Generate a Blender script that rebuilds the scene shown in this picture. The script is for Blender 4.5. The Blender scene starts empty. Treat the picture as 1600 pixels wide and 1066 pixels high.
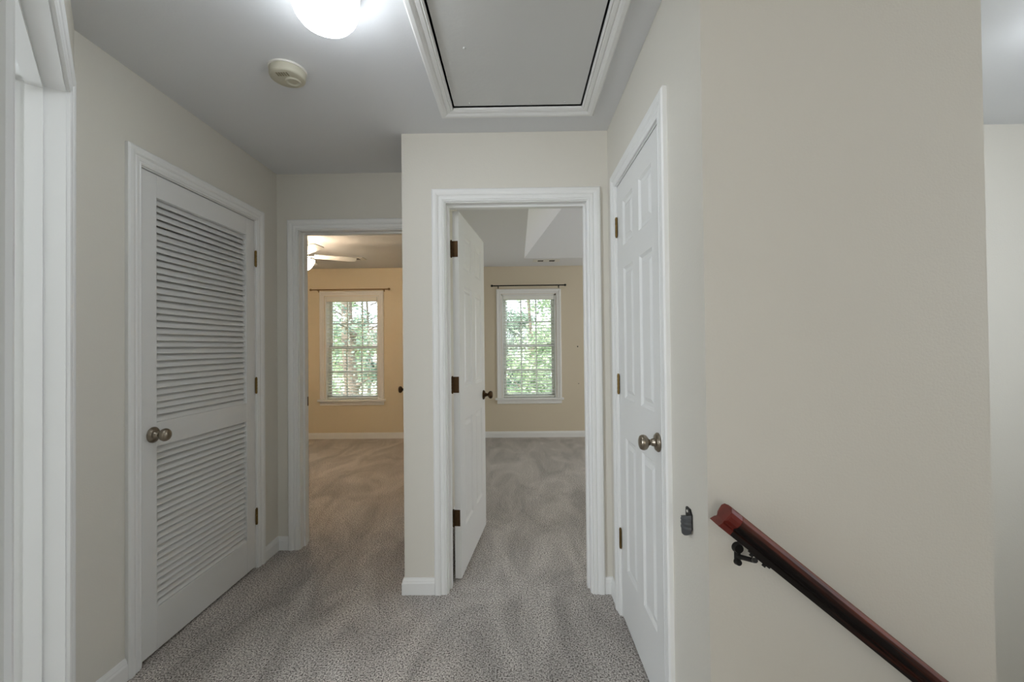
import bpy, math, random
from mathutils import Matrix, Vector
random.seed(7)
PI = math.pi
scn = bpy.context.scene
col = scn.collection

# ------------------------------------------------------------------ dimensions (metres)
H = 2.405                       # ceiling
XL, XR = -1.535, 0.485          # hall side walls
YC, YF, YB = 2.26, 2.762, 6.094 # centre wall, recessed wall, bedrooms' back wall
T = 0.115                       # wall thickness
XC = -0.595                     # left end of centre wall
YS, XS = 1.12, 1.2055           # handrail wall and its right end
HD = 2.032                      # door height

# ------------------------------------------------------------------ materials
def srgb(r, g, b):
    f = lambda c: (c/255/12.92 if c/255 <= .04045 else ((c/255+.055)/1.055)**2.4)
    return (f(r), f(g), f(b), 1)

def mat(name, c, rough=.6, metal=0, bump=0, bscale=200, noise=0, nscale=3, spec=.5, trans=0):
    m = bpy.data.materials.new(name); m.use_nodes = True
    nt = m.node_tree; b = nt.nodes['Principled BSDF']
    b.inputs['Base Color'].default_value = c
    b.inputs['Roughness'].default_value = rough
    b.inputs['Metallic'].default_value = metal
    b.inputs['Specular IOR Level'].default_value = spec
    b.inputs['Transmission Weight'].default_value = trans
    tc = nt.nodes.new('ShaderNodeTexCoord')
    if noise:
        n = nt.nodes.new('ShaderNodeTexNoise'); n.inputs['Scale'].default_value = nscale; n.inputs['Detail'].default_value = 6
        r = nt.nodes.new('ShaderNodeMix'); r.data_type = 'RGBA'
        r.inputs['A'].default_value = tuple(x*(1-noise) for x in c[:3])+(1,)
        r.inputs['B'].default_value = tuple(min(1, x*(1+noise)) for x in c[:3])+(1,)
        nt.links.new(tc.outputs['Object'], n.inputs['Vector'])
        nt.links.new(n.outputs['Fac'], r.inputs['Factor']); nt.links.new(r.outputs['Result'], b.inputs['Base Color'])
    if bump:
        n = nt.nodes.new('ShaderNodeTexNoise'); n.inputs['Scale'].default_value = bscale; n.inputs['Detail'].default_value = 3
        bp = nt.nodes.new('ShaderNodeBump'); bp.inputs['Strength'].default_value = bump; bp.inputs['Distance'].default_value = .002
        nt.links.new(tc.outputs['Object'], n.inputs['Vector'])
        nt.links.new(n.outputs['Fac'], bp.inputs['Height']); nt.links.new(bp.outputs['Normal'], b.inputs['Normal'])
    return m

def emis(name, c, s):
    m = bpy.data.materials.new(name); m.use_nodes = True
    b = m.node_tree.nodes['Principled BSDF']
    b.inputs['Base Color'].default_value = c
    b.inputs['Emission Color'].default_value = c; b.inputs['Emission Strength'].default_value = s
    return m

M = {}
M['wall'] = mat('cream_wall_paint', srgb(223, 219, 209), .55, bump=.25, bscale=160, spec=.3)
M['wall_warm'] = mat('bedroom_wall_paint', srgb(226, 213, 186), .55, bump=.2, bscale=160, spec=.3)
M['wall_tan'] = mat('right_bedroom_wall_paint', srgb(216, 204, 182), .55, bump=.2, bscale=160, spec=.3)
M['ceil'] = mat('ceiling_paint', srgb(226, 227, 228), .8, bump=.2, bscale=120, spec=.2)
M['white'] = mat('white_trim_paint', srgb(238, 238, 236), .4)
M['door'] = mat('white_door_paint', srgb(232, 232, 230), .4, bump=.12, bscale=90)
M['hatch'] = mat('hatch_panel_paint', srgb(214, 214, 211), .75, bump=.3, bscale=60)
M['nickel'] = mat('brushed_nickel', srgb(150, 140, 126), .28, 1, noise=.15, nscale=30)
M['brass'] = mat('aged_brass', srgb(128, 106, 66), .35, 1, noise=.35, nscale=60)
M['darkbrass'] = mat('dark_bronze', srgb(80, 62, 44), .4, 1, noise=.35, nscale=60)
M['black'] = mat('black_iron', srgb(22, 20, 19), .45, .4)
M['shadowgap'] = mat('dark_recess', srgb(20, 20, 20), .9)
M['rubber'] = mat('grey_rubber', srgb(72, 74, 76), .5)
M['blackplastic'] = mat('black_plastic', srgb(22, 21, 20), .4)
M['ivory'] = mat('ivory_plastic', srgb(196, 191, 172), .5)
M['slotgrey'] = mat('slot_shadow_grey', srgb(150, 142, 118), .8)
M['plastic'] = mat('white_plastic', srgb(225, 222, 214), .45)
M['blind'] = mat('white_blind_slat', srgb(238, 238, 232), .5)
M['goldrod'] = mat('tan_metal_rod', srgb(150, 122, 84), .4, .6)
M['vinyl'] = mat('white_vinyl', srgb(235, 235, 232), .4)
M['bark'] = mat('bark', srgb(116, 104, 92), .9, bump=.8, bscale=20, noise=.3, nscale=12)
M['grass'] = mat('lawn', srgb(120, 140, 80), .9, noise=.35, nscale=1.5)
M['siding'] = mat('pale_siding', srgb(215, 212, 205), .8)
M['roofing'] = mat('roof_shingle', srgb(120, 112, 108), .9, noise=.2, nscale=8)
M['vent_dark'] = mat('vent_dark', srgb(30, 28, 26), .9)
def leaf_mat(name, c1, c2):
    m = bpy.data.materials.new(name); m.use_nodes = True; nt = m.node_tree; b = nt.nodes['Principled BSDF']
    tc = nt.nodes.new('ShaderNodeTexCoord'); n = nt.nodes.new('ShaderNodeTexNoise'); n.inputs['Scale'].default_value = 3.5
    n.inputs['Detail'].default_value = 5
    r = nt.nodes.new('ShaderNodeValToRGB'); r.color_ramp.elements[0].color = c1; r.color_ramp.elements[1].color = c2
    r.color_ramp.elements[0].position = .35; r.color_ramp.elements[1].position = .65
    nt.links.new(tc.outputs['Object'], n.inputs['Vector']); nt.links.new(n.outputs['Fac'], r.inputs['Fac'])
    nt.links.new(r.outputs['Color'], b.inputs['Base Color']); b.inputs['Roughness'].default_value = .5
    t = nt.nodes.new('ShaderNodeBsdfTranslucent'); nt.links.new(r.outputs['Color'], t.inputs['Color'])
    mx = nt.nodes.new('ShaderNodeMixShader'); mx.inputs['Fac'].default_value = .35
    nt.links.new(b.outputs[0], mx.inputs[1]); nt.links.new(t.outputs[0], mx.inputs[2])
    nt.links.new(mx.outputs[0], nt.nodes['Material Output'].inputs['Surface'])
    return m
M['leaf'] = leaf_mat('leaf_green', srgb(112, 138, 104), srgb(205, 216, 186))
M['leaf2'] = leaf_mat('leaf_dark_green', srgb(84, 108, 96), srgb(176, 194, 176))

def glass_mat():
    m = bpy.data.materials.new('window_glass'); m.use_nodes = True; nt = m.node_tree
    nt.nodes.remove(nt.nodes['Principled BSDF'])
    t = nt.nodes.new('ShaderNodeBsdfTransparent'); g = nt.nodes.new('ShaderNodeBsdfGlossy'); g.inputs['Roughness'].default_value = .02
    f = nt.nodes.new('ShaderNodeFresnel'); f.inputs['IOR'].default_value = 1.35
    mx = nt.nodes.new('ShaderNodeMixShader')
    nt.links.new(f.outputs[0], mx.inputs[0]); nt.links.new(t.outputs[0], mx.inputs[1]); nt.links.new(g.outputs[0], mx.inputs[2])
    nt.links.new(mx.outputs[0], nt.nodes['Material Output'].inputs['Surface'])
    return m
M['glass'] = glass_mat()

def carpet_mat():
    m = bpy.data.materials.new('speckled_carpet'); m.use_nodes = True; nt = m.node_tree; b = nt.nodes['Principled BSDF']
    tc = nt.nodes.new('ShaderNodeTexCoord')
    n = nt.nodes.new('ShaderNodeTexNoise'); n.inputs['Scale'].default_value = 150; n.inputs['Detail'].default_value = 4; n.inputs['Roughness'].default_value = .7
    r = nt.nodes.new('ShaderNodeValToRGB'); e = r.color_ramp.elements
    e[0].position = .39; e[0].color = srgb(80, 72, 68); e[1].position = .61; e[1].color = srgb(240, 234, 228)
    x = e.new(.50); x.color = srgb(200, 193, 187)
    # vacuum marks: pile brushed in broad soft bands
    n2 = nt.nodes.new('ShaderNodeTexNoise'); n2.inputs['Scale'].default_value = 1.5; n2.inputs['Detail'].default_value = 4; n2.inputs['Roughness'].default_value = .6; n2.inputs['Distortion'].default_value = 1.2
    mp = nt.nodes.new('ShaderNodeMapping'); mp.inputs['Scale'].default_value = (2.4, 1.0, 1); mp.inputs['Rotation'].default_value = (0, 0, .35)
    r2 = nt.nodes.new('ShaderNodeMapRange'); r2.inputs['From Min'].default_value = .35; r2.inputs['From Max'].default_value = .65
    r2.inputs['To Min'].default_value = .78; r2.inputs['To Max'].default_value = 1.13
    mul = nt.nodes.new('ShaderNodeVectorMath'); mul.operation = 'SCALE'
    nt.links.new(tc.outputs['Object'], n.inputs['Vector']); nt.links.new(tc.outputs['Object'], mp.inputs['Vector'])
    nt.links.new(mp.outputs['Vector'], n2.inputs['Vector'])
    nt.links.new(n.outputs['Fac'], r.inputs['Fac']); nt.links.new(n2.outputs['Fac'], r2.inputs['Value'])
    nt.links.new(r.outputs['Color'], mul.inputs[0]); nt.links.new(r2.outputs['Result'], mul.inputs['Scale'])
    nt.links.new(mul.outputs['Vector'], b.inputs['Base Color'])
    bp = nt.nodes.new('ShaderNodeBump'); bp.inputs['Strength'].default_value = .9; bp.inputs['Distance'].default_value = .006
    nt.links.new(n.outputs['Fac'], bp.inputs['Height']); nt.links.new(bp.outputs['Normal'], b.inputs['Normal'])
    b.inputs['Roughness'].default_value = 1; b.inputs['Specular IOR Level'].default_value = .05
    return m
M['carpet'] = carpet_mat()

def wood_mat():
    m = bpy.data.materials.new('worn_shaded_cherry_wood'); m.use_nodes = True; nt = m.node_tree; b = nt.nodes['Principled BSDF']
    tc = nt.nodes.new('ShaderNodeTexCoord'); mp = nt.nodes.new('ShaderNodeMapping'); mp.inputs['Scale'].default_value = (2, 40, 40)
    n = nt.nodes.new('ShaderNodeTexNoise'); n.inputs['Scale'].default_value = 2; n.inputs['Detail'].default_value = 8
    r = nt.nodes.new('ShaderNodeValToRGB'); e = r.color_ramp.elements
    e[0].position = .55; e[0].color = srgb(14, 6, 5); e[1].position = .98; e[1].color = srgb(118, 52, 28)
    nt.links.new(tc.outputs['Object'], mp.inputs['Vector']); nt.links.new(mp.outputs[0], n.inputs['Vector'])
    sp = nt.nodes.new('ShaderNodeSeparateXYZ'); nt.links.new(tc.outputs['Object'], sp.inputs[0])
    mr = nt.nodes.new('ShaderNodeMapRange'); mr.inputs['From Min'].default_value = .004; mr.inputs['From Max'].default_value = .026  # worn red toward the top; the front's shade is painted in near-black
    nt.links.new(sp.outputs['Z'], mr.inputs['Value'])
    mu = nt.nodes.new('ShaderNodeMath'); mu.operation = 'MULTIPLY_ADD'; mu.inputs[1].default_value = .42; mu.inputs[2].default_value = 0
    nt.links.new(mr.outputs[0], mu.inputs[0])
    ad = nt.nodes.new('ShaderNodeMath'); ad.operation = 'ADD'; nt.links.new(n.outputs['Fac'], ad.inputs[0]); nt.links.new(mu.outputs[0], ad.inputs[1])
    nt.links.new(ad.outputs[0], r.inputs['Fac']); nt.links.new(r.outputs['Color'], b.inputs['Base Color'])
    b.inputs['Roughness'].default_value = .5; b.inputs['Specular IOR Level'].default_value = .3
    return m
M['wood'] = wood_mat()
M['woodend'] = mat('lighter_cherry_wood', srgb(104, 28, 18), .4, noise=.5, nscale=30)

# ------------------------------------------------------------------ mesh helpers
class MB:
    def __init__(s): s.v = []; s.f = []; s.sm = []
    def add(s, vs, fs, smooth=False):
        o = len(s.v); s.v += [tuple(v) for v in vs]; s.f += [tuple(i+o for i in f) for f in fs]; s.sm += [smooth]*len(fs)
        return s
    def box(s, x0, x1, y0, y1, z0, z1, mtx=None):
        vs = [(x, y, z) for x in (x0, x1) for y in (y0, y1) for z in (z0, z1)]
        if mtx: vs = [mtx @ Vector(v) for v in vs]
        return s.add(vs, [(0, 1, 3, 2), (4, 6, 7, 5), (0, 4, 5, 1), (2, 3, 7, 6), (0, 2, 6, 4), (1, 5, 7, 3)])
    def prism(s, pts, z0, z1):
        n = len(pts); vs = [(x, y, z0) for x, y in pts]+[(x, y, z1) for x, y in pts]
        fs = [tuple(reversed(range(n))), tuple(range(n, 2*n))]+[(i, (i+1) % n, n+(i+1) % n, n+i) for i in range(n)]
        return s.add(vs, fs)
    def lathe(s, prof, mtx=None, n=32, smooth=True):
        # prof: (radius, height) from bottom to top along local z
        vs = []; fs = []
        for r, h in prof:
            for k in range(n):
                a = 2*PI*k/n; vs.append(Vector((r*math.cos(a), r*math.sin(a), h)))
        if mtx: vs = [mtx @ v for v in vs]
        for i in range(len(prof)-1):
            for k in range(n):
                fs.append((i*n+k, i*n+(k+1) % n, (i+1)*n+(k+1) % n, (i+1)*n+k))
        s.add(vs, fs, smooth)
        s.add([vs[k] for k in range(n)], [tuple(reversed(range(n)))])
        s.add([vs[(len(prof)-1)*n+k] for k in range(n)], [tuple(range(n))])
        return s
    def tube(s, p, q, r, n=12, r2=None):
        p = Vector(p); q = Vector(q); d = q-p
        m = Matrix.Translation(p) @ d.to_track_quat('Z', 'Y').to_matrix().to_4x4()
        return s.lathe([(r, 0), (r if r2 is None else r2, d.length)], m, n)
    def sweep(s, prof, rings_fn, close=True, caps=True):
        # prof: list of profile points; rings_fn(p) -> list of 3D points along path
        rows = [rings_fn(p) for p in prof]; n = len(rows); k = len(rows[0]); vs = [v for r in rows for v in r]; fs = []
        for i in range(n):
            j = (i+1) % n
            for a in range(k-1): fs.append((i*k+a, j*k+a, j*k+a+1, i*k+a+1))
            if not caps: fs.append((i*k+k-1, j*k+k-1, j*k, i*k))
        if caps: fs += [tuple(i*k for i in range(n)), tuple(i*k+k-1 for i in reversed(range(n)))]
        return s.add(vs, fs)
    def build(s, name, m, parent=None, mtx=None, bevel=0, kind=None, label=None, cat=None, fix=True):
        me = bpy.data.meshes.new(name); me.from_pydata(s.v, [], s.f)
        for p, sm in zip(me.polygons, s.sm): p.use_smooth = sm
        if fix:
            import bmesh
            bm = bmesh.new(); bm.from_mesh(me); bmesh.ops.recalc_face_normals(bm, faces=bm.faces); bm.to_mesh(me); bm.free()
        me.materials.append(m)
        o = bpy.data.objects.new(name, me); col.objects.link(o)
        if parent: o.parent = parent
        if mtx is not None: o.matrix_local = mtx
        if bevel:
            b = o.modifiers.new('bevel', 'BEVEL'); b.width = bevel; b.segments = 2; b.limit_method = 'ANGLE'
        tag(o, label, cat, None, kind)
        return o

def tag(o, label=None, cat=None, group=None, kind=None):
    if label: o['label'] = label
    if cat: o['category'] = cat
    if group: o['group'] = group
    if kind: o['kind'] = kind
    return o
def empty(name, mtx=None, label=None, cat=None, group=None, kind=None):
    o = bpy.data.objects.new(name, None); o.empty_display_size = .1; col.objects.link(o)
    if mtx is not None: o.matrix_world = mtx
    return tag(o, label, cat, group, kind)
def frame(ox, oy, ux, uy, oz=0):
    l = math.hypot(ux, uy); ux /= l; uy /= l
    return Matrix(((ux, -uy, 0, ox), (uy, ux, 0, oy), (0, 0, 1, oz), (0, 0, 0, 1)))

CAS = [(0, 0), (0, .009), (.006, .012), (.010, .009), (.014, .012), (.026, .013), (.030, .010), (.036, .015), (.046, .018), (.060, .018), (.066, .013), (.066, 0)]
BASE = [(0, 0), (.013, 0), (.013, .058), (.010, .066), (.010, .070), (.005, .083), (0, .085)]

def casing(mb, w, h, yface=0, sgn=-1, z0=0, rv=.005, prof=CAS):
    def ring(p):
        d, pr = p; d += rv; y = yface+sgn*pr
        return [(-d, y, z0), (-d, y, h+d), (w+d, y, h+d), (w+d, y, z0)]
    mb.sweep(prof, ring)

def doorway(idx, F, w, h, label, th=T, stop=None, back=True):
    """casing + jamb + stops round an opening of clear width w (local x 0..w, local y into the wall)"""
    mb = MB(); casing(mb, w, h)
    if back: casing(mb, w, h, yface=th, sgn=1)
    j = .019
    mb.box(-j, 0, 0, th, 0, h); mb.box(w, w+j, 0, th, 0, h); mb.box(-j, w+j, 0, th, h, h+j)
    if stop is not None:
        a, b = stop
        mb.box(0, .011, a, b, 0, h-.011); mb.box(w-.011, w, a, b, 0, h-.011); mb.box(0, w, a, b, h-.011, h)
    return mb.build('trim_%d' % idx, M['white'], mtx=F, kind='structure', label=label, cat='door frame', bevel=0)

def wall_with_hole(pieces): # list of boxes
    mb = MB()
    for b in pieces: mb.box(*b)
    return mb

def panel_slab(w, h, t, rows, stile=.112, mull=.10):
    """six-panel door slab, local x 0..w (from the hinge), y 0..t, z 0..h"""
    pw = (w-2*stile-mull)/2
    xs = [0, stile, stile+pw, stile+pw+mull, w-stile, w]
    zs = [0]
    for a, b in rows: zs += [a, b]
    zs.append(h); mb = MB()
    for side in (0, 1):
        y = 0 if side == 0 else t; s = 1 if side == 0 else -1
        for i in range(5):
            for k in range(len(zs)-1):
                x0, x1, z0, z1 = xs[i], xs[i+1], zs[k], zs[k+1]
                if i in (1, 3) and k % 2 == 1:
                    prof = [(0, 0), (.010, .008), (.024, .009), (.040, .002)]
                    rings = []
                    for d, dep in prof:
                        yy = y+s*dep; rings.append([(x0+d, yy, z0+d), (x1-d, yy, z0+d), (x1-d, yy, z1-d), (x0+d, yy, z1-d)])
                    vs = [v for r in rings for v in r]; fs = []
                    for r in range(len(rings)-1):
                        for q in range(4): fs.append((r*4+q, r*4+(q+1) % 4, (r+1)*4+(q+1) % 4, (r+1)*4+q))
                    fs.append(tuple(range(len(vs)-4, len(vs)))); mb.add(vs, fs)
                else:
                    mb.add([(x0, y, z0), (x1, y, z0), (x1, y, z1), (x0, y, z1)], [(0, 1, 2, 3)])
    mb.add([(x, y, z) for x in (0, w) for y in (0, t) for z in (0, h)], [(0, 1, 3, 2), (4, 6, 7, 5), (0, 2, 6, 4), (1, 5, 7, 3)])
    # weld
    return weld(mb)
def weld(mb):
    d = {}; nv = []; mp = []
    for v in mb.v:
        k = tuple(round(c, 5) for c in v)
        if k not in d: d[k] = len(nv); nv.append(v)
        mp.append(d[k])
    mb.v = nv; mb.f = [tuple(mp[i] for i in f) for f in mb.f]
    return mb

def knob(parent, x, z, y, sgn, m=None):
    """door knob on face y, pointing sgn*y"""
    m = m or M['nickel']
    B = Matrix.Translation((x, y, z)) @ Matrix.Rotation(PI/2 if sgn < 0 else -PI/2, 4, 'X')
    k = MB().lathe([(.010, .018), (.010, .028), (.0115, .034), (.018, .037), (.0245, .043), (.027, .050), (.0265, .056), (.023, .063), (.014, .067), (.002, .068)], B).build('knob', m, parent)
    MB().lathe([(.033, 0), (.0335, .004), (.031, .007), (.028, .008), (.027, .011), (.020, .013), (.014, .015), (.0125, .024), (.010, .026)], B).build('rose', m, k)
    return k

def hinge(parent, x, z, y, m, h=.089, leafdir=(1, 0), leaf=.030):
    """butt hinge: knuckle barrel plus a leaf"""
    mb = MB()
    for k in range(5):
        mb.tube((x, y, z-h/2+k*h/5+.0008), (x, y, z-h/2+(k+1)*h/5-.0008), .0058, 14)
    mb.tube((x, y, z-h/2-.004), (x, y, z+h/2+.004), .0042, 10)
    dx, dy = leafdir; t = .0012
    mb.box(min(x, x+dx*leaf)-(t if dx == 0 else 0), max(x, x+dx*leaf)+(t if dx == 0 else 0), min(y, y+dy*leaf)-(t if dy == 0 else 0), max(y, y+dy*leaf)+(t if dy == 0 else 0), z-h/2, z+h/2)
    return mb.build('hinge', m, parent)

ROWS = [(.25, .85), (1.03, 1.62), (1.72, 1.925)]

# ================================================================== floor and ceilings
XE, YE = 3.4, -2.5          # outer limits right / behind the camera
mb = MB()
mb.box(-4.0, XE, YB+0.0, YB+.16, -.2, -.001)
mb.box(-4.0, XE, 2.31, YB, -.2, 0)
mb.box(-4.0, XS-.01, YS+.06, 2.31, -.2, 0)
mb.box(-4.0, XR+.02, YE, YS+.06, -.2, 0)
mb.box(XR+.02, XE, YE, .1, -.2, 0)
weld(mb).build('floor', M['carpet'], kind='structure', label='speckled grey beige carpet covering the hall and both bedrooms', cat='floor')

# hatch opening in the hall ceiling
hx0, hx1, hy0, hy1 = -.287, .316, .72, 2.020
mb = MB()
mb.box(-4.0, XE, hy1, YC+.06, H, H+.12); mb.box(-4.0, XC+.06, YC+.06, YF+.06, H, H+.12)
mb.box(-4.0, XE, YE, hy0, H, H+.12); mb.box(-4.0, hx0, hy0, hy1, H, H+.12); mb.box(hx1, XE, hy0, hy1, H, H+.12)
mb.build('ceiling', M['ceil'], kind='structure', label='smooth pale grey hall ceiling with a lamp, smoke detector and attic hatch', cat='ceiling')
MB().box(-4.0, XC+.06, YF+.06, YB, H, H+.12).build('ceiling_bedroom_left', M['ceil'], kind='structure', label='flat ceiling of the left bedroom with the fan', cat='ceiling')
# tray ceiling, right bedroom
tx0, tx1, ty0, ty1, TH, TS = .108, 2.6, 2.9, 5.55, .62, .55
mb = MB()
mb.box(XC+.06, tx0, YC+.06, YB, H, H+.12); mb.box(tx1, XE, YC+.06, YB, H, H+.12)
mb.box(tx0, tx1, YC+.06, ty0, H, H+.12); mb.box(tx0, tx1, ty1, YB, H, H+.12)
a = [(tx0, ty0, H), (tx1, ty0, H), (tx1, ty1, H), (tx0, ty1, H)]
b = [(tx0+TS, ty0+TS, H+TH), (tx1-TS, ty0+TS, H+TH), (tx1-TS, ty1-TS, H+TH), (tx0+TS, ty1-TS, H+TH)]
up = lambda L: [(x, y, z+.13) for x, y, z in L]
mb.add(a+b+up(a)+up(b), [(0, 1, 5, 4), (1, 2, 6, 5), (2, 3, 7, 6), (3, 0, 4, 7), (4, 5, 6, 7), (8, 9, 13, 12), (9, 10, 14, 13), (10, 11, 15, 14), (11, 8, 12, 15), (12, 13, 14, 15)])
mb.build('ceiling_bedroom_right', M['ceil'], kind='structure', label='right bedroom ceiling with a sloping raised tray', cat='ceiling', fix=False)

# ================================================================== walls
def wall(name, mb, m=None, label=None, bevel=0):
    return mb.build(name, m or M['wall'], kind='structure', label=label, cat='wall', bevel=bevel)
J = .019
# closet opening in left wall
cy0, cy1 = 1.752, 2.530
YD = 1.486                          # where the diagonal wall meets the left wall
mb = MB()
mb.prism([(XL, YD), (XL, cy0-J), (XL-T, cy0-J), (XL-T, YD+.048)], 0, H)
mb.box(XL-T, XL, cy1+J, YF, 0, H); mb.box(XL-T, XL, cy0-J, cy1+J, HD+J+.004, H)
wall('wall_left', mb, label='cream left wall around the louvred closet door')
# far recessed wall (left bedroom door)
fx0, fx1 = -1.392, -.672
mb = MB()
mb.box(-4.0, XL-T, YF, YF+T, 0, H); mb.box(XL-T, fx0-J, YF, YF+T, 0, H); mb.box(fx1+J, XC, YF, YF+T, 0, H); mb.box(fx0-J, fx1+J, YF, YF+T, HD+J+.004, H)
wall('wall_far_left', mb, label='cream wall around the left bedroom doorway')
# centre wall (right bedroom door)
ox0, ox1 = -.366, .372
mb = MB()
mb.box(XC, ox0-J, YC, YC+T, 0, H); mb.box(ox1+J, XS, YC, YC+T, 0, H); mb.box(ox0-J, ox1+J, YC, YC+T, HD+J+.004, H)
wall('wall_centre', mb, label='cream wall around the right bedroom doorway')
mb = MB(); mb.box(XS, XE, YC, YC+T, -3, H)
wall('wall_stair_back', mb, label='pale wall seen past the handrail wall at the far right')
# partition between the bedrooms
MB().box(XC, XC+T, YC+T, YB, 0, H).build('wall_partition', M['wall'], kind='structure', label='wall between the two bedrooms', cat='wall')
# right wall + handrail wall (mitred at the corner)
ry0, ry1 = 1.445, 2.068
mb = MB()
mb.prism([(XR, YS), (XR+T, YS+T), (XR+T, ry0-J), (XR, ry0-J)], 0, H)
mb.box(XR, XR+T, ry1+J, YC, 0, H); mb.box(XR, XR+T, ry0-J, ry1+J, HD+J+.004, H)
wall('wall_right', mb, label='cream right wall around the closed six-panel door')
mb = MB(); mb.prism([(XR, YS), (XS, YS), (XS, YS+T), (XR+T, YS+T)], -3, H)
wall('wall_handrail', mb, label='beige wall carrying the dark wooden handrail')
MB().box(XS-T, XS, YS+T, YC, -3, H).build('wall_closet_side', M['wall'], kind='structure', label='side of the closet facing the stairwell', cat='wall')
# closets' interiors
mb = MB(); mb.box(XL-T-.65, XL-T-.6, YD+.1, YF, 0, H); mb.box(XL-T-.6, XL-T-.002, 1.62, 1.66, 0, H)
wall('wall_linen_closet', mb, label='walls inside the louvred closet')
# outer walls
mb = MB(); mb.box(-4.1, -4.0, YE-.1, YB+.16, 0, H)
wall('wall_outer_left', mb, M['wall'], label='outer left wall of the house')

def diag(s, off=0):   # point on the diagonal wall, s metres from the casing's far edge
    return (-1.344+.682*s-.731*off, 1.300-.731*s-.682*off)
# diagonal wall (local x = u toward the far corner, y into the wall)
DW = 1.10
do = diag(DW)                                      # near outer casing edge
F5 = frame(do[0]-.009, do[1]-.009, -.682, .731)    # wall face sits just behind the casing face
far_len = DW+.2665
mb = MB()
mb.box(-.16, .071-J, 0, T, 0, H); mb.box(DW-.071+J, far_len, 0, T, 0, H); mb.box(.071-J, DW-.071+J, 0, T, HD+J+.004, H)
mb.build('wall_diagonal', M['wall'], mtx=F5, kind='structure', label='slanted wall at the far left holding the bathroom doorway', cat='wall')
p = F5 @ Vector((-.16, T, 0))
MB().box(p.x-.06, p.x+.02, YE, p.y+.01, 0, H).build('wall_hall_left', M['wall'], kind='structure', label='hall wall running on behind the viewpoint', cat='wall')
# bathroom shell behind the diagonal wall
MB().box(-4.0, XL-T, 1.56, 1.60, 0, H).build('wall_bathroom_back', M['wall'], kind='structure', label='bathroom wall behind the slanted doorway', cat='wall')
# wall behind camera, with an unseen opening added for fill light
mb = MB(); mb.box(-4.0, -.45, YE-.12, YE, 0, H); mb.box(.45, XE, YE-.12, YE, 0, H); mb.box(-.45, .45, YE-.12, YE, -.2, .9); mb.box(-.45, .45, YE-.12, YE, 2.1, H)
mb2 = MB(); mb2.box(-2.82, -2.7, YE, -1.4, 0, H); mb2.box(-2.82, -2.7, 0, 1.56, 0, H); mb2.box(-2.82, -2.7, -1.4, 0, 0, .9); mb2.box(-2.82, -2.7, -1.4, 0, 2.1, H)
wall('wall_bathroom_side', mb2, label='bathroom wall outside the view, with an opening added for fill light')
wall('wall_behind', mb, label='wall behind the viewpoint with an opening added for fill light')
# stairwell walls (right of the frame)
mb = MB(); mb.box(XE, XE+.12, YE, 1.3, -3, .9); mb.box(XE, XE+.12, YE, 1.3, 2.2, H); mb.box(XE, XE+.12, YE, 0, .9, 2.2); mb.box(XE, XE+.12, 1.3, YC+T, -3, H)
wall('wall_stair_end', mb, label='end wall of the stairwell with an opening added for side light')
MB().box(XR+.02, XE, .0, .1, -3, -.2).build('wall_stair_front', M['wall'], kind='structure', label='stairwell wall below the landing', cat='wall')
MB().box(XR-.08, XR+.02, .1, YS, -3, -.2).build('wall_stair_under', M['wall'], kind='structure', label='stairwell wall below the hall floor edge', cat='wall')
MB().box(XR-.08, XE, 0, YC, -3.1, -3).build('floor_lower', M['carpet'], kind='structure', label='floor at the foot of the stairs', cat='floor')
mb = MB(); mb.box(XE, XE+.12, YC+T, 3.4, 0, H); mb.box(XE, XE+.12, 5.2, YB+.16, 0, H); mb.box(XE, XE+.12, 3.4, 5.2, 0, .7); mb.box(XE, XE+.12, 3.4, 5.2, 2.1, H)
wall('wall_bedroom_right', mb, M['wall_tan'], label='right bedroom side wall with an opening added to brighten the room')

# back wall with the two windows
WW, WZ0, WZ1, WT = .765, .555, 2.012, .16
wins = [(-2.328, 'left'), (.172, 'right')]
for cx, nm in wins:
    x0, x1 = (-4.0, XC+.06) if nm == 'left' else (XC+.06, XE)
    mb = MB()
    mb.box(x0, cx-WW/2, YB, YB+WT, 0, H); mb.box(cx+WW/2, x1, YB, YB+WT, 0, H)
    mb.box(cx-WW/2, cx+WW/2, YB, YB+WT, 0, WZ0-.03); mb.box(cx-WW/2, cx+WW/2, YB, YB+WT, WZ1, H)
    mb.build('wall_back_'+nm, M['wall_warm' if nm == 'left' else 'wall_tan'], kind='structure', cat='wall', label='%s bedroom wall below and around its window' % nm)

# ================================================================== door frames (trim) -----
F_closet = frame(XL, cy0, 0, 1)
doorway(1, F_closet, cy1-cy0, HD+.004, 'white moulded frame of the louvred closet door', stop=(.040, .075), back=False)
F_farl = frame(fx0, YF, 1, 0)
doorway(2, F_farl, fx1-fx0, HD+.004, 'white frame of the left bedroom doorway', stop=(.045, .078))
F_ctr = frame(ox0, YC, 1, 0)
doorway(3, F_ctr, ox1-ox0, HD+.004, 'white frame of the right bedroom doorway', stop=(.045, .078))
F_right = frame(XR, ry1, 0, -1)
doorway(4, F_right, ry1-ry0, HD+.004, 'white frame of the closed six-panel door', stop=(.040, .075), back=False)
F_diag = F5 @ Matrix.Translation((.071, 0, 0))
doorway(5, F_diag, DW-.142, HD+.004, 'white frame of the slanted bathroom doorway at the far left', stop=(.045, .080))

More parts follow.
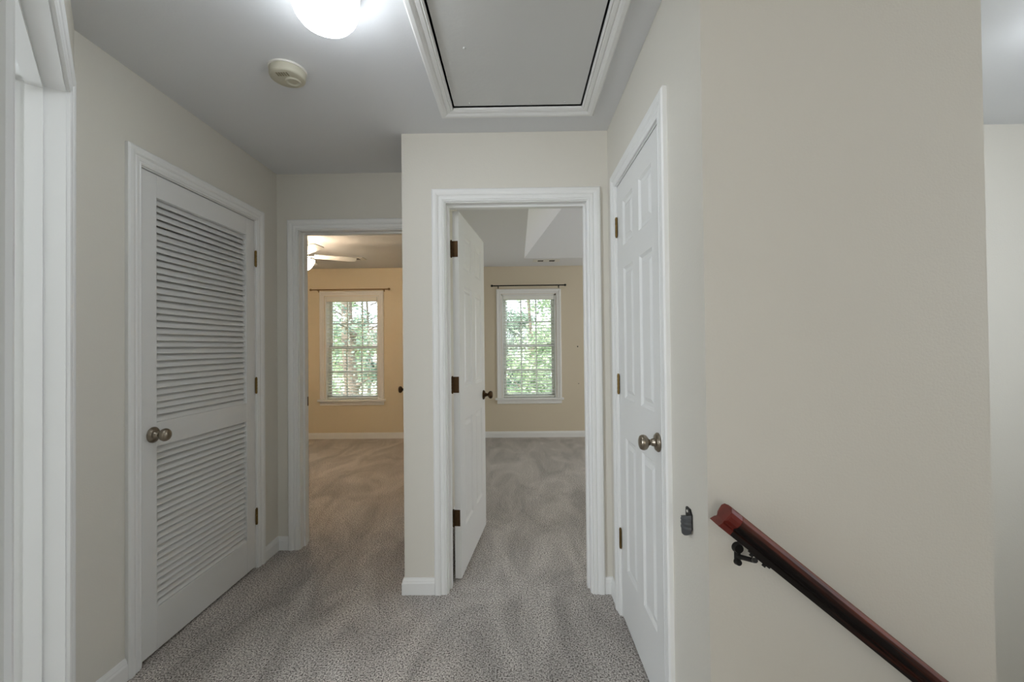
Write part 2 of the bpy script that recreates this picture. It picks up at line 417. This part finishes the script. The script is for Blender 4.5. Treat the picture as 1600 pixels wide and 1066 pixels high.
# ================================================================== louvred closet door
w = cy1-cy0-.006
d1 = empty('door_1', F_closet @ Matrix.Translation((.003, .0015, .012)), 'white louvred closet door with a round nickel knob', 'door', kind='structure')
hh = HD-.012
def stile_frame():
    mb = MB(); t = .035; st = .078
    mb.box(0, st, 0, t, 0, hh); mb.box(w-st, w, 0, t, 0, hh)
    for a, b in ((0, .178), (.858, .962), (1.922, hh)): mb.box(st, w-st, 0, t, a, b)
    return mb
stile_frame().build('door_frame', M['door'], d1, bevel=.0015)
def louvers(z0, z1, pitch, wob, nm):
    mb = MB(); n = int(round((z1-z0)/pitch)); p = (z1-z0)/n
    for k in range(n):
        zc = z0+(k+.5)*p
        w1 = random.uniform(-1, 1)*wob; w2 = random.uniform(-1, 1)*wob
        a = math.radians(58 if nm == 'upper' else 50); L = .0168 if nm == 'upper' else .0180; t = .0022
        sec = []
        for (q, r) in ((-L, -t), (L, -t), (L, t), (-L, t)):
            # slat slopes down toward the hall (y small)
            sec.append((.0175+q*math.cos(a)-r*math.sin(a)*1, zc+q*math.sin(a)+r*math.cos(a)))
        vs = [(.074, y, z+w1) for y, z in sec]+[(w-.074, y, z+w2) for y, z in sec]
        mb.add(vs, [(0, 1, 2, 3), (7, 6, 5, 4), (0, 4, 5, 1), (1, 5, 6, 2), (2, 6, 7, 3), (3, 7, 4, 0)])
    return mb.build('louvre_slats', M['door'], d1)
louvers(.962, 1.922, .0288, .0016, 'upper'); louvers(.178, .858, .0284, .0006, 'lower')
knob(d1, .058, .912, 0, -1)
MB().box(-.0025, .0005, -.0006, .028, .885, .94).build('latch_plate', M['black'], d1)
for z in (.29, 1.055, 1.80): hinge(d1, w+.004, z, -.005, M['brass'], leafdir=(-1, 0), leaf=.012)

# ================================================================== left bedroom door (mostly hidden)
wl = fx1-fx0-.006
d2 = empty('door_2', Matrix.Translation((fx1-.003, YF+T-.008, .012)) @ Matrix.Rotation(math.radians(180-74), 4, 'Z'), 'bedroom door swung inward, only its dark knob in view', 'door', kind='structure')
# local x from the hinge along the slab; y 0..-.035
mbp = panel_slab(wl, HD-.012, .035, ROWS); mbp.build('door_slab', M['door'], d2, bevel=0)
knob(d2, wl-.062, .93, .035, 1, M['darkbrass']); knob(d2, wl-.062, .93, 0, -1, M['darkbrass'])
for z in (.28, 1.03, 1.80): hinge(d2, -.003, z, -.005, M['darkbrass'], leafdir=(0, 1), leaf=.030)
# strike plate on the left jamb
so = MB().box(.0, .0015, .082, .112, .90, .96).build('strike_plate', M['darkbrass'], mtx=F_farl, label='dark strike plate on the left jamb of the left bedroom doorway', cat='strike plate')

# ================================================================== right bedroom door (open)
wr = ox1-ox0-.006
# hinge pin on left jamb at the bedroom side; slab swings to ~84 degrees
ang = math.radians(83.5)
d3 = empty('door_3', Matrix.Translation((ox0+.010, YC+T+.006, .012)) @ Matrix.Rotation(ang, 4, 'Z'), 'white six-panel door standing open into the right bedroom', 'door', kind='structure')
S = Matrix.Translation((.006, -.041, 0))
panel_slab(wr, HD-.012, .035, ROWS).build('door_slab', M['door'], d3, mtx=S)
kn = knob(d3, wr-.056, .93, -.041, -1, M['darkbrass']); knob(d3, wr-.056, .93, -.006, 1, M['darkbrass'])
for z in (.33, 1.06, 1.81):
    hinge(d3, 0, z, 0, M['darkbrass'], leafdir=(0, -1), leaf=.003)
    MB().box(.0035, .0062, -.036, -.002, z-.0445, z+.0445).build('hinge', M['darkbrass'], d3, bevel=.001)
# jamb leaves of those hinges belong to the door as well
# ================================================================== right closed door
wd = ry1-ry0-.006
d4 = empty('door_4', F_right @ Matrix.Translation((.003, .0015, .012)), 'closed white six-panel door with a nickel knob in the right wall', 'door', kind='structure')
panel_slab(wd, HD-.012, .035, ROWS, stile=.100, mull=.09).build('door_slab', M['door'], d4)
knob(d4, wd-.060, .932, 0, -1)
MB().box(wd-.0005, wd+.0025, -.0006, .028, .905, .96).build('latch_plate', M['black'], d4)
for z in (.355, 1.085, 1.83): hinge(d4, -.003, z, -.005, M['brass'], leafdir=(1, 0), leaf=.014)

# ================================================================== bathroom door on the diagonal doorway (opened inward)
wb = DW-.142-.006
ow = DW-.142
d5 = empty('door_5', F_diag @ Matrix.Translation((ow-.003, T+.004, .012)) @ Matrix.Rotation(math.radians(88), 4, 'Z'), 'bathroom door opened inward, only its hinged edge in view', 'door', kind='structure')
panel_slab(wb, HD-.012, .035, ROWS).build('door_slab', M['door'], d5, mtx=Matrix.Translation((.004, 0, 0)))
for z in (.33, 1.075, 1.865):
    mb = MB(); mb.prism([(-.0445, .004), (-.036, 0), (.036, 0), (.0445, .004), (.0445, .031), (.036, .035), (-.036, .035), (-.0445, .031)], 0, .0015)
    R = Matrix.Translation((.0045, 0, z)) @ Matrix(((0, 0, -1, 0), (0, 1, 0, 0), (1, 0, 0, 0), (0, 0, 0, 1)))
    h_ = mb.build('hinge_plate', M['plastic'], d5, mtx=R)

# ================================================================== baseboards
def base(idx, pts, label):
    """pts walked with the room on the left-hand side"""
    P = [Vector((x, y)) for x, y in pts]; n = len(P)
    off = []
    for i in range(n):
        ns = []
        if i > 0: d = (P[i]-P[i-1]).normalized(); ns.append(Vector((-d.y, d.x)))
        if i < n-1: d = (P[i+1]-P[i]).normalized(); ns.append(Vector((-d.y, d.x)))
        if len(ns) == 1: off.append(ns[0])
        else:
            b = (ns[0]+ns[1]).normalized(); off.append(b/b.dot(ns[0]))
    mb = MB(); mb.sweep(BASE, lambda p: [(P[i].x+off[i].x*p[0], P[i].y+off[i].y*p[0], p[1]) for i in range(n)])
    return mb.build('baseboard_'+idx, M['white'], kind='structure', label=label, cat='baseboard')
ce = .072
q = F5 @ Vector((DW+.001, 0, 0)); q2 = F5 @ Vector((far_len-.01, 0, 0))
base('left_near', [(XL, cy0-ce), (XL, YD-.01), (q.x, q.y)], 'white baseboard between the slanted doorway and the louvred closet door')
base('left_far', [(fx0-ce, YF), (XL, YF), (XL, cy1+ce)], 'short white baseboard between the closet door and the left bedroom doorway')
base('centre_left', [(ox0-ce, YC), (XC, YC), (XC, YF)], 'white baseboard round the end of the wall between the two bedroom doorways')
base('centre_right', [(XR, ry1+ce), (XR, YC), (ox1+ce, YC)], 'tiny white baseboard in the corner right of the right bedroom doorway')
base('right_near', [(XR, YS), (XR, ry0-ce)], 'white baseboard between the closed door and the handrail corner')
base('bedroom_left', [(XC, YF+T), (XC, YB), (-4.0, YB), (-4.0, YF+T)], 'white baseboard round the left bedroom')
base('bedroom_right', [(XE, YC+T), (XE, YB), (XC+T, YB), (XC+T, YC+T)], 'white baseboard round the right bedroom')

# ================================================================== windows, blinds, rods
for i, (cx, nm) in enumerate(wins):
    Fw = Matrix.Translation((cx-WW/2, YB, 0))
    W = empty('window_%d' % (i+1), Fw, 'white double-hung window with divided panes in the %s bedroom' % nm, 'window', kind='structure')
    mb = MB()
    casing(mb, WW, WZ1, z0=WZ0)
    mb.box(0, .019, 0, WT, WZ0, WZ1); mb.box(WW-.019, WW, 0, WT, WZ0, WZ1); mb.box(0, WW, 0, WT, WZ1-.019, WZ1)
    mb.build('frame', M['white'], W)
    MB().box(-.095, WW+.095, -.045, .0, WZ0-.028, WZ0).box(0, WW, 0, WT, WZ0-.028, WZ0).build('sill', M['white'], W, bevel=.003)
    MB().box(-.070, WW+.070, -.016, 0, WZ0-.083, WZ0-.028).build('apron', M['white'], W, bevel=.004)
    zm = 1.283
    def sash(y, za, zb, name):
        mb = MB(); a, b = .019, WW-.019; r = .042; t = .032
        mb.box(a, a+r, y, y+t, za, zb); mb.box(b-r, b, y, y+t, za, zb); mb.box(a+r, b-r, y, y+t, za, za+r); mb.box(a+r, b-r, y, y+t, zb-r, zb)
        iw = b-a-2*r
        for k in (1, 2): mb.box(a+r+iw*k/3-.009, a+r+iw*k/3+.009, y+.006, y+t-.006, za+r, zb-r)
        zc = (za+zb)/2; mb.box(a+r, b-r, y+.0062, y+t-.0062, zc-.009, zc+.009)
        s = mb.build(name, M['vinyl'], W)
        MB().box(a+r-.004, b-r+.004, y+.014, y+.018, za+r-.004, zb-r+.004).build('pane', M['glass'], s)
    sash(.118, zm-.018, WZ1-.019, 'upper_sash'); sash(.084, WZ0, zm+.024, 'lower_sash')
    # blind
    B = empty('window_blind', Matrix.Translation((cx-WW/2+.024, YB+.012, 0)), 'white slatted blind lowered over the %s bedroom window' % nm, 'blind')
    bw = WW-.048
    MB().box(0, bw, -.016, .052, WZ1-.078, WZ1-.021).build('headrail', M['blind'], B, bevel=.003)
    mb = MB(); z = WZ1-.105; pitch = .0415; sl = []
    while z > WZ0+.045:
        tilt = -.009
        N = 6; vs = []
        for k in range(N+1):
            yy = -.001+.050*k/N; zz = z+.0032*(1-((k/N-.5)*2)**2)+tilt*(.5-k/N)
            vs += [(.003, yy, zz), (bw-.003, yy, zz), (.003, yy, zz-.0028), (bw-.003, yy, zz-.0028)]
        fs = []
        for k in range(N):
            o = k*4; fs += [(o, o+1, o+5, o+4), (o+2, o+6, o+7, o+3), (o, o+4, o+6, o+2), (o+1, o+3, o+7, o+5)]
        fs += [(0, 2, 3, 1), (N*4, N*4+1, N*4+3, N*4+2)]
        mb.add(vs, fs); z -= pitch
    mb.build('slats', M['blind'], B)
    MB().box(0, bw, 0, .050, WZ0+.006, WZ0+.024).build('bottom_rail', M['blind'], B, bevel=.003)
    mb = MB()
    for x in (.11, bw/2, bw-.11):
        mb.tube((x, -.004, WZ0+.02), (x, -.004, WZ1-.07), .0012, 6)
    mb.build('ladder_cord', M['blind'], B)
    if nm == 'right':
        MB().tube((.05, -.02, 1.15), (.05, -.018, WZ1-.08), .004, 8).build('tilt_wand', M['blind'], B)
    # rod
    rz = 2.098 if nm == 'left' else 2.124
    rx = .555 if nm == 'left' else .515
    m = M['goldrod'] if nm == 'left' else M['black']
    R = empty('curtain_rod', Matrix.Translation((cx, YB, rz)), 'bare tan curtain rod above the left bedroom window' if nm == 'left' else 'bare black curtain rod above the right bedroom window', 'curtain rod')
    MB().tube((-rx+.03, -.065, 0), (rx-.03, -.065, 0), .008, 14).build('rod', m, R)
    for s in (-1, 1):
        Mx = Matrix.Translation((s*(rx-.03), -.065, 0)) @ Matrix.Rotation(s*PI/2, 4, 'Y')
        MB().lathe([(.009, 0), (.009, .004), (.006, .008), (.014, .016), (.017, .026), (.013, .036), (.003, .042)], Mx, 20).build('finial', m, R)
        MB().box(s*(rx-.09)-.007, s*(rx-.09)+.007, -.004, 0, -.03, .012).tube((s*(rx-.09), -.003, -.012), (s*(rx-.09), -.065, -.006), .004, 8).build('bracket', m, R)

# small plastic anchors left in the right bedroom's wall
for (x, z) in ((.855, 1.265), (.862, .745)):
    MB().tube((x, YB-.002, z), (x, YB+.006, z), .009 if z > 1 else .006, 12).build('wall_anchor', M['black'], label='small dark wall anchor %s on the wall right of the right bedroom window' % ('higher up' if z > 1 else 'lower down'), cat='wall anchor')

# ================================================================== ceiling lamp (hall)
def flush_light(name, x, y, label, glow, r=.098, hh_=.098):
    L = empty(name, Matrix.Translation((x, y, H)), label, 'ceiling light')
    MB().lathe([(r*.90, -.046), (r*1.0, -.046), (r*1.03, -.042), (r*1.03, -.012), (r*.98, -.008), (r*.98, 0)], n=48).build('base', M['plastic'], L)
    z = -.046
    MB().lathe([(.001, z-hh_), (r*.30, z-hh_*.985), (r*.55, z-hh_*.93), (r*.76, z-hh_*.80), (r*.90, z-hh_*.62), (r*.98, z-hh_*.42), (r, z-hh_*.25), (r*.97, z-hh_*.10), (r*.88, z)], n=48).build('shade', glow, L)
    return L
M['glow'] = emis('lamp_glass', (.88, .94, 1, 1), 14)
M['glowwarm'] = emis('warm_lamp_glass', (1, .80, .58, 1), 35)
M['glowstair'] = emis('stair_lamp_glass', (.88, .94, 1, 1), 12)
flush_light('ceiling_light', -.572, 1.305, 'glowing white round glass lamp on the hall ceiling', M['glow'])
flush_light('ceiling_light', 1.98, 1.36, 'round glass lamp above the stairwell, outside the view', M['glowstair'])

# ================================================================== smoke detector
sd = empty('smoke_detector', Matrix.Translation((-.912, 1.725, H)), 'yellowed round smoke detector on the hall ceiling', 'smoke detector')
MB().lathe([(.070, -.006), (.072, -.003), (.072, 0)], n=48).build('mounting_ring', M['plastic'], sd)
MB().lathe([(.030, -.037), (.060, -.037), (.065, -.034), (.067, -.028), (.067, -.006)], n=48).build('body', M['ivory'], sd)
mb = MB().lathe([(.018, -.0375), (.022, -.042), (.028, -.042), (.030, -.037)], Matrix.Translation((.014, .016, 0)), 32)
mb.build('vent_ring', M['ivory'], sd)
mb = MB()
for k in range(5): mb.box(-.026+.010*k, -.020+.010*k, -.045, -.022, -.0378, -.0365)
mb.build('slots', M['slotgrey'], sd)

# ================================================================== attic hatch
ah = empty('attic_hatch', Matrix.Translation(((hx0+hx1)/2, (hy0+hy1)/2, H)), 'attic hatch panel with moulded white frame in the hall ceiling', 'attic hatch')
a, b = (hx1-hx0)/2, (hy1-hy0)/2
mb = MB()
def hring(p):
    d, pr = p; d += .001; return [(-a-d, -b-d, -pr), (a+d, -b-d, -pr), (a+d, b+d, -pr), (-a-d, b+d, -pr)]
mb.sweep([(x*.98, y) for x, y in CAS], hring, caps=False)
mb.build('frame', M['white'], ah)
MB().box(-a+.006, a-.006, -b+.006, b-.006, .004, .018).build('panel', M['hatch'], ah)
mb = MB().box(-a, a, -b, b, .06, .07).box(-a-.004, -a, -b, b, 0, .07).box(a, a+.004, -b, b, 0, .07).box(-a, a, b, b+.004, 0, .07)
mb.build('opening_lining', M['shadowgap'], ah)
for (x, y) in ((-.22, .622), (-.075, .622), (.065, .622), (.22, .622), (-.20, .25)):
    MB().lathe([(.001, .0005), (.004, .001), (.006, .003), (.006, .004)], Matrix.Translation((x, y, 0)), 12).build('screw', M['hatch'], ah)

# ================================================================== handrail
r0, r1 = Vector((.482, YS-.078, .879)), Vector((1.17, YS-.078, .879-(1.17-.482)*.8215))
dv = (r1-r0).normalized()
zx = Vector((0, 0, 1)); up_ = (zx-dv*zx.dot(dv)).normalized(); side = up_.cross(dv)   # toward... wall/room

RM = Matrix((( dv.x, side.x, up_.x, r0.x), (dv.y, side.y, up_.y, r0.y), (dv.z, side.z, up_.z, r0.z), (0, 0, 0, 1)))
hr = empty('handrail', RM, 'worn cherry wood handrail, front shade painted dark, sloping down the beige wall', 'handrail')
PR = [(-.022, -.027), (.022, -.027), (.022, -.015), (.0185, -.012), (.0185, -.009), (.027, -.002), (.029, .008), (.026, .017), (.018, .024), (.008, .027), (-.008, .027), (-.018, .024), (-.026, .017), (-.029, .008), (-.027, -.002), (-.0185, -.009), (-.0185, -.012), (-.022, -.015)]
Lr = (r1-r0).length
E0 = .036
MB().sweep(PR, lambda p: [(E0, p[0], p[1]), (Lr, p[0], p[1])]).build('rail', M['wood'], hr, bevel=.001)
# end cap: profiled nose
def nose(p):
    z = p[1]; s = (z+.027)/.054
    x = .006+.007*math.sin(s*PI)+(.007 if s > .97 else .002 if s > .9 else 0)
    return [(x-.006, p[0], p[1]), (E0-.0008, p[0], p[1])]
MB().sweep(PR, nose).build('end_block', M['woodend'], hr)
hr.children[1]['label'] = 'lighter red end block'
# brackets
for bx in (.138, .80):
    mb = MB()
    P0 = RM @ Vector((bx, 0, -.027)); inv = RM.inverted()
    wallp = Vector((P0.x-.014, YS, P0.z-.014))
    g = lambda v: inv @ Vector(v)
    # rose on the wall: two-lobed plate, arm, saddle
    mb.tube(g((wallp.x, YS, wallp.z+.006)), g((wallp.x, YS-.012, wallp.z+.006)), .014, 20, .011)
    mb.tube(g((wallp.x, YS-.001, wallp.z+.004)), g((wallp.x, YS-.001, wallp.z-.030)), .008, 12)
    mb.tube(g((wallp.x, YS, wallp.z-.030)), g((wallp.x, YS-.011, wallp.z-.030)), .0095, 20, .007)
    mb.tube(g((wallp.x, YS-.004, wallp.z-.016)), g((wallp.x+.016, YS-.050, wallp.z-.004)), .006, 12)
    mb.tube(g((wallp.x+.016, YS-.050, wallp.z-.004)), g((P0.x-.010, P0.y, P0.z-.004)), .006, 12)
    mb.box(bx-.026, bx+.026, -.010, .010, -.031, -.027); mb.tube((bx-.020, 0, -.036), (bx-.020, 0, -.030), .0045, 10); mb.tube((bx+.018, 0, -.036), (bx+.018, 0, -.030), .0045, 10)
    mb.build('bracket', M['black'], hr)

# ================================================================== grey gate catch on the right wall
gc = empty('gate_catch', frame(XR+.001, 1.235, 0, -1, .792), 'small grey ribbed rubber catch screwed to the wall beside the handrail corner', 'gate catch')
# local x toward the camera, -y into the hall
mb = MB(); mb.prism([(-.022, -.034), (.012, -.034), (.018, -.026), (.018, .012), (.006, .026), (-.018, .026), (-.022, .022)], 0, .006)
RX = Matrix(((1, 0, 0, 0), (0, 0, -1, 0), (0, 1, 0, 0), (0, 0, 0, 1)))
mb.build('backplate', M['blackplastic'], gc, mtx=RX, bevel=.001)
mb = MB(); nz = 14; na = 18; vs = []; fs = []
for k in range(nz+1):
    z = -.040+.046*k/nz
    for j in range(na+1):
        a_ = PI*j/na
        rr = 1+.05*math.sin(k*2*PI/3.5)
        sc = min(1, .55+.45*math.sin(min(1, (k+1)/4)*PI/2))
        zz = z+.008*math.sin(a_)*(-1 if k < 3 else .0)+(.007*math.cos(a_) if k > 10 else 0)
        vs.append((-.001+.022*math.cos(a_)*rr*sc, -.006-.020*math.sin(a_)*rr*sc, zz))
for k in range(nz):
    for j in range(na): fs.append((k*(na+1)+j, k*(na+1)+j+1, (k+1)*(na+1)+j+1, (k+1)*(na+1)+j))
o = len(vs); ring = [nz*(na+1)+j for j in range(na+1)]; bot = list(range(na+1))
fs.append(tuple(bot))
vs += [(vs[i][0]*.82, -.006+(vs[i][1]+.006)*.8, vs[i][2]) for i in ring]
fs += [(ring[j], ring[j+1], o+j+1, o+j) for j in range(na)]
vs += [(v[0], v[1], v[2]-.020) for v in vs[o:o+na+1]]
fs += [(o+j, o+j+1, o+na+1+j+1, o+na+1+j) for j in range(na)]; fs.append(tuple(range(o+na+1, o+2*na+2)))
mb.add(vs, fs, True); mb.build('ribbed_pocket', M['rubber'], gc)
MB().lathe([(.004, 0), (.0035, .0015), (.001, .002)], Matrix.Translation((-.008, -.006, .016)) @ Matrix.Rotation(PI/2, 4, 'X'), 14).build('screw', M['plastic'], gc)

# ================================================================== ceiling fan (left bedroom)
fxx, fyy = -2.27, 4.45
fan = empty('ceiling_fan', Matrix.Translation((fxx, fyy, H)), 'white ceiling fan with lit glass shades in the left bedroom', 'ceiling fan')
MB().lathe([(.085, -.045), (.10, -.03), (.105, 0)], n=40).build('canopy', M['plastic'], fan)
MB().lathe([(.05, -.165), (.095, -.155), (.115, -.135), (.118, -.10), (.105, -.075), (.07, -.055), (.06, -.045)], n=40).build('motor_housing', M['plastic'], fan)
for k in range(5):
    a_ = math.radians(28+72*k-0*6)
    Rm = Matrix.Rotation(a_, 4, 'Z')
    mb = MB(); N = 10; out = []
    for j in range(N+1):
        t_ = j/N; x = .17+.41*t_; hw = .048+.014*t_
        if j == N: hw *= .80
        out.append((x, hw))
    out.append((.588, .030))
    pts = [(x, -h_) for x, h_ in out]+[(x, h_) for x, h_ in reversed(out)]
    mb.prism(pts, -.003, .003)
    bl = mb.build('blade', M['white'], fan, mtx=Rm @ Matrix.Translation((0, 0, -.158)) @ Matrix.Rotation(math.radians(-12), 4, 'X'))
    mi = MB(); mi.prism([(.08, -.012), (.15, -.012), (.20, -.035), (.235, -.030), (.235, .030), (.20, .035), (.15, .012), (.08, .012)], -.008, -.004)
    mi.build('blade_iron', M['plastic'], bl)
MB().lathe([(.02, -.225), (.05, -.215), (.058, -.19), (.052, -.165)], n=32).build('light_hub', M['plastic'], fan)
for k in range(3):
    a_ = math.radians(8+120*k)
    Ms = Matrix.Rotation(a_, 4, 'Z') @ Matrix.Translation((.052, 0, -.200)) @ Matrix.Rotation(math.radians(125), 4, 'Y')
    MB().lathe([(.022, 0), (.030, .012), (.046, .040), (.058, .075), (.066, .105), (.063, .105), (.045, .045), (.020, .004)], Ms, 28).build('shade', M['glowwarm'], fan)

# ceiling registers
def register(x, y, label, n):
    R = empty('ceiling_vent', Matrix.Translation((x, y, H)), label, 'ceiling vent')
    MB().box(-.175, .175, -.075, .075, -.006, 0).build('frame', M['plastic'], R, bevel=.002)
    for s in (-1, 1):
        cx_ = s*.075
        mb = MB().box(cx_-.036, cx_+.036, -.045, .045, -.0075, -.006)
        g = mb.build('slot', M['vent_dark'], R)
        mb = MB()
        for k in range(3): mb.box(cx_-.036, cx_+.036, -.030+.03*k, -.028+.03*k, -.0085, -.0075)
        mb.build('fin', M['plastic'], g)
    return R
register(.40, 5.70, 'white ceiling vent with two dark slots beside the tray', 2)
register(-2.08, 5.43, 'ceiling vent in the left bedroom beyond the fan blade', 1)

# ================================================================== stairs (down to the right)
mb = MB(); run, rise = .232, .19
pts = [(XR+.02, -.2)]
x, z = XR+.10, 0
pts = [(XR+.021, -.201)]
top = [(XR+.021, -.002), (XR+.10, -.002)]
z = -.002
for k in range(11):
    z -= rise; top.append((x, z)); x += run; top.append((x, z))
top.append((x, z-.3))
poly = top+[(XR+.021, -.35)]
n = len(poly)
mb.add([(px, .101, pz) for px, pz in poly]+[(px, YS-.001, pz) for px, pz in poly], [tuple(range(n)), tuple(reversed(range(n, 2*n)))]+[(i, (i+1) % n, n+(i+1) % n, n+i) for i in range(n)])
mb.build('stairs', M['carpet'], kind='structure', label='carpeted stairs going down below the handrail', cat='stairs')

# ================================================================== outside
MB().box(-40, 40, YB+.5, 60, -3.1, -3.0).build('ground', M['grass'], kind='structure', label='lawn outside seen through the windows', cat='ground')
def tree(x, y, h, cr, nleaf, lm, label, z0=-3.0, crown_c=.62, leaf=.10, trunk=.14):
    t_ = empty('tree', Matrix.Translation((x, y, z0)), label, 'tree', 'trees outside the bedroom windows')
    mb = MB(); px, py = 0, 0; rad = trunk; seg = 7
    for k in range(seg):
        nx, ny = px+random.uniform(-.1, .1), py+random.uniform(-.1, .1)
        mb.tube((px, py, h*.9*k/seg), (nx, ny, h*.9*(k+1)/seg), rad, 12, rad*.86); px, py = nx, ny; rad *= .86
    for k in range(9):
        a_ = random.uniform(0, 2*PI); zz = h*random.uniform(.3, .85); L = cr*random.uniform(.5, .9)
        mb.tube((0, 0, zz), (math.cos(a_)*L, math.sin(a_)*L, zz+L*.5), trunk*.3, 6, .01)
    mb.build('trunk', M['bark'], t_)
    lb = MB(); cl = []
    for k in range(26):
        a_ = random.uniform(0, 2*PI); rr = cr*math.sqrt(random.random())*.85; zz = h*random.uniform(.18, 1.0)
        cl.append((rr*math.cos(a_), rr*math.sin(a_), zz))
    for i_ in range(nleaf):
        c = random.choice(cl); s_ = .55
        v = Vector((c[0]+random.gauss(0, s_*.55), c[1]+random.gauss(0, s_*.55), max(.15, c[2]+random.gauss(0, s_*.4))))
        e1 = Vector((random.gauss(0, 1), random.gauss(0, 1), random.gauss(0, .6))).normalized()
        e2 = e1.cross(Vector((random.gauss(0, 1), random.gauss(0, 1), random.gauss(0, 1)))).normalized()
        L = leaf*random.uniform(.6, 1.3)
        lb.add([v-e1*L*.6, v+e2*L*.3, v+e1*L*.6, v-e2*L*.3], [(0, 1, 2, 3)])
    o_ = lb.build('foliage', lm, t_, fix=False); o_['kind'] = 'stuff'
    return t_
tree(.35, 13.5, 7.6, 1.7, 9000, M['leaf'], 'leafy green tree straight outside the right bedroom window', leaf=.13, trunk=.10)
tree(2.9, 17, 8.0, 1.9, 7000, M['leaf'], 'leafy tree at the right of the right bedroom window view', leaf=.13)
tree(-1.9, 19, 8.2, 2.0, 8000, M['leaf2'], 'dark leafy tree at the left of the right bedroom window view', leaf=.13)
tree(.6, 24, 10, 3.4, 11000, M['leaf2'], 'farthest leafy tree behind the one outside the right bedroom window', leaf=.2)
tree(-4.5, 12, 8.5, .8, 1500, M['leaf2'], 'thick grey trunked tree at the right of the left bedroom window view', trunk=.30)
tree(-6.6, 17, 8.5, 1.8, 7000, M['leaf'], 'leafy tree in the middle of the left bedroom window view', leaf=.13)
tree(-10.2, 21, 9, 2.0, 7000, M['leaf'], 'leafy tree at the left of the left bedroom window view', leaf=.13)
tree(-9.5, 28, 10, 3.4, 9000, M['leaf2'], 'farthest leafy tree behind the others outside the left bedroom window', leaf=.2)
hs = empty('neighbour_house', Matrix.Translation((-14, 36, -3)), 'pale house among trees beyond the left bedroom window', 'house')
MB().box(-3.6, 3.6, 0, 6, 0, 4.2).build('walls', M['siding'], hs)
mb = MB(); mb.add([(-3.9, -.3, 4.2), (3.9, -.3, 4.2), (3.9, 6.3, 4.2), (-3.9, 6.3, 4.2), (-3.9, 3, 6.2), (3.9, 3, 6.2)], [(0, 1, 5, 4), (2, 3, 4, 5), (0, 4, 3), (1, 2, 5), (0, 3, 2, 1)]); mb.build('roof', M['roofing'], hs)
for x_ in (-2.2, 0, 2.2): MB().box(x_-.4, x_+.4, -.04, .02, 1.6, 3.0).build('window', M['shadowgap'], hs)

# ================================================================== light
wd_ = bpy.data.worlds.new('sky'); scn.world = wd_; wd_.use_nodes = True
nt = wd_.node_tree; bg = nt.nodes['Background']
bg.inputs['Color'].default_value = (.80, .90, 1.0, 1); bg.inputs['Strength'].default_value = 2.6
sun = bpy.data.lights.new('sun', 'SUN'); sun.energy = 7; sun.angle = .01; sun.color = (1, .96, .88)
so_ = bpy.data.objects.new('sun', sun); so_.rotation_euler = (math.radians(38), 0, math.radians(-25)); col.objects.link(so_)
def area(name, loc, rot, sx, sy, e, c):
    l = bpy.data.lights.new(name, 'AREA'); l.shape = 'RECTANGLE'; l.size = sx; l.size_y = sy; l.energy = e; l.color = c
    o_ = bpy.data.objects.new(name, l); o_.location = loc; o_.rotation_euler = rot; col.objects.link(o_); return o_
area('added_fill_rear', (0, YE-.02, 1.5), (PI/2, 0, 0), .9, 1.2, 7.5, (1, .85, .66))  # added warm fill from behind, lights the handrail wall head-on
area('added_fill_bathroom', (-2.72, -.7, 1.5), (0, -PI/2, 0), 1.2, 1.4, 44, (.84, .92, 1))  # added cool fill, sent through the slanted doorway onto centre and right walls
area('added_fill_stair', (XE+.02, .65, 1.55), (0, PI/2, 0), 1.2, 1.2, 6, (.92, .96, 1))  # added unseen side light for the stairwell
area('added_fill_bedroom', (XE+.02, 4.3, 1.4), (0, PI/2, 0), 1.3, 1.7, 11, (1, .89, .76))  # added unseen light to brighten the right bedroom

scn.view_settings.view_transform = 'Standard'; scn.view_settings.look = 'None'
scn.view_settings.gamma = 1; scn.view_settings.use_curve_mapping = False
scn.view_settings.exposure = 0.5

# ================================================================== camera
f, yaw, pit, rol, h = 676.934, -.0108, .0115, -.0106, 1.2826
c, s = math.cos(yaw), math.sin(yaw)
r1_ = Vector((c, -s, 0)); f1 = Vector((s, c, 0)); uz = Vector((0, 0, 1))
c, s = math.cos(pit), math.sin(pit); f2 = c*f1+s*uz; u2 = -s*f1+c*uz
c, s = math.cos(rol), math.sin(rol); rr_ = c*r1_+s*u2; uu = -s*r1_+c*u2
cam = bpy.data.cameras.new('camera'); cam.sensor_width = 36; cam.lens = f/1600*36; cam.clip_start = .02
co = bpy.data.objects.new('camera', cam); col.objects.link(co); scn.camera = co
co.matrix_world = Matrix(((rr_.x, uu.x, -f2.x, 0), (rr_.y, uu.y, -f2.y, 0), (rr_.z, uu.z, -f2.z, h), (0, 0, 0, 1)))
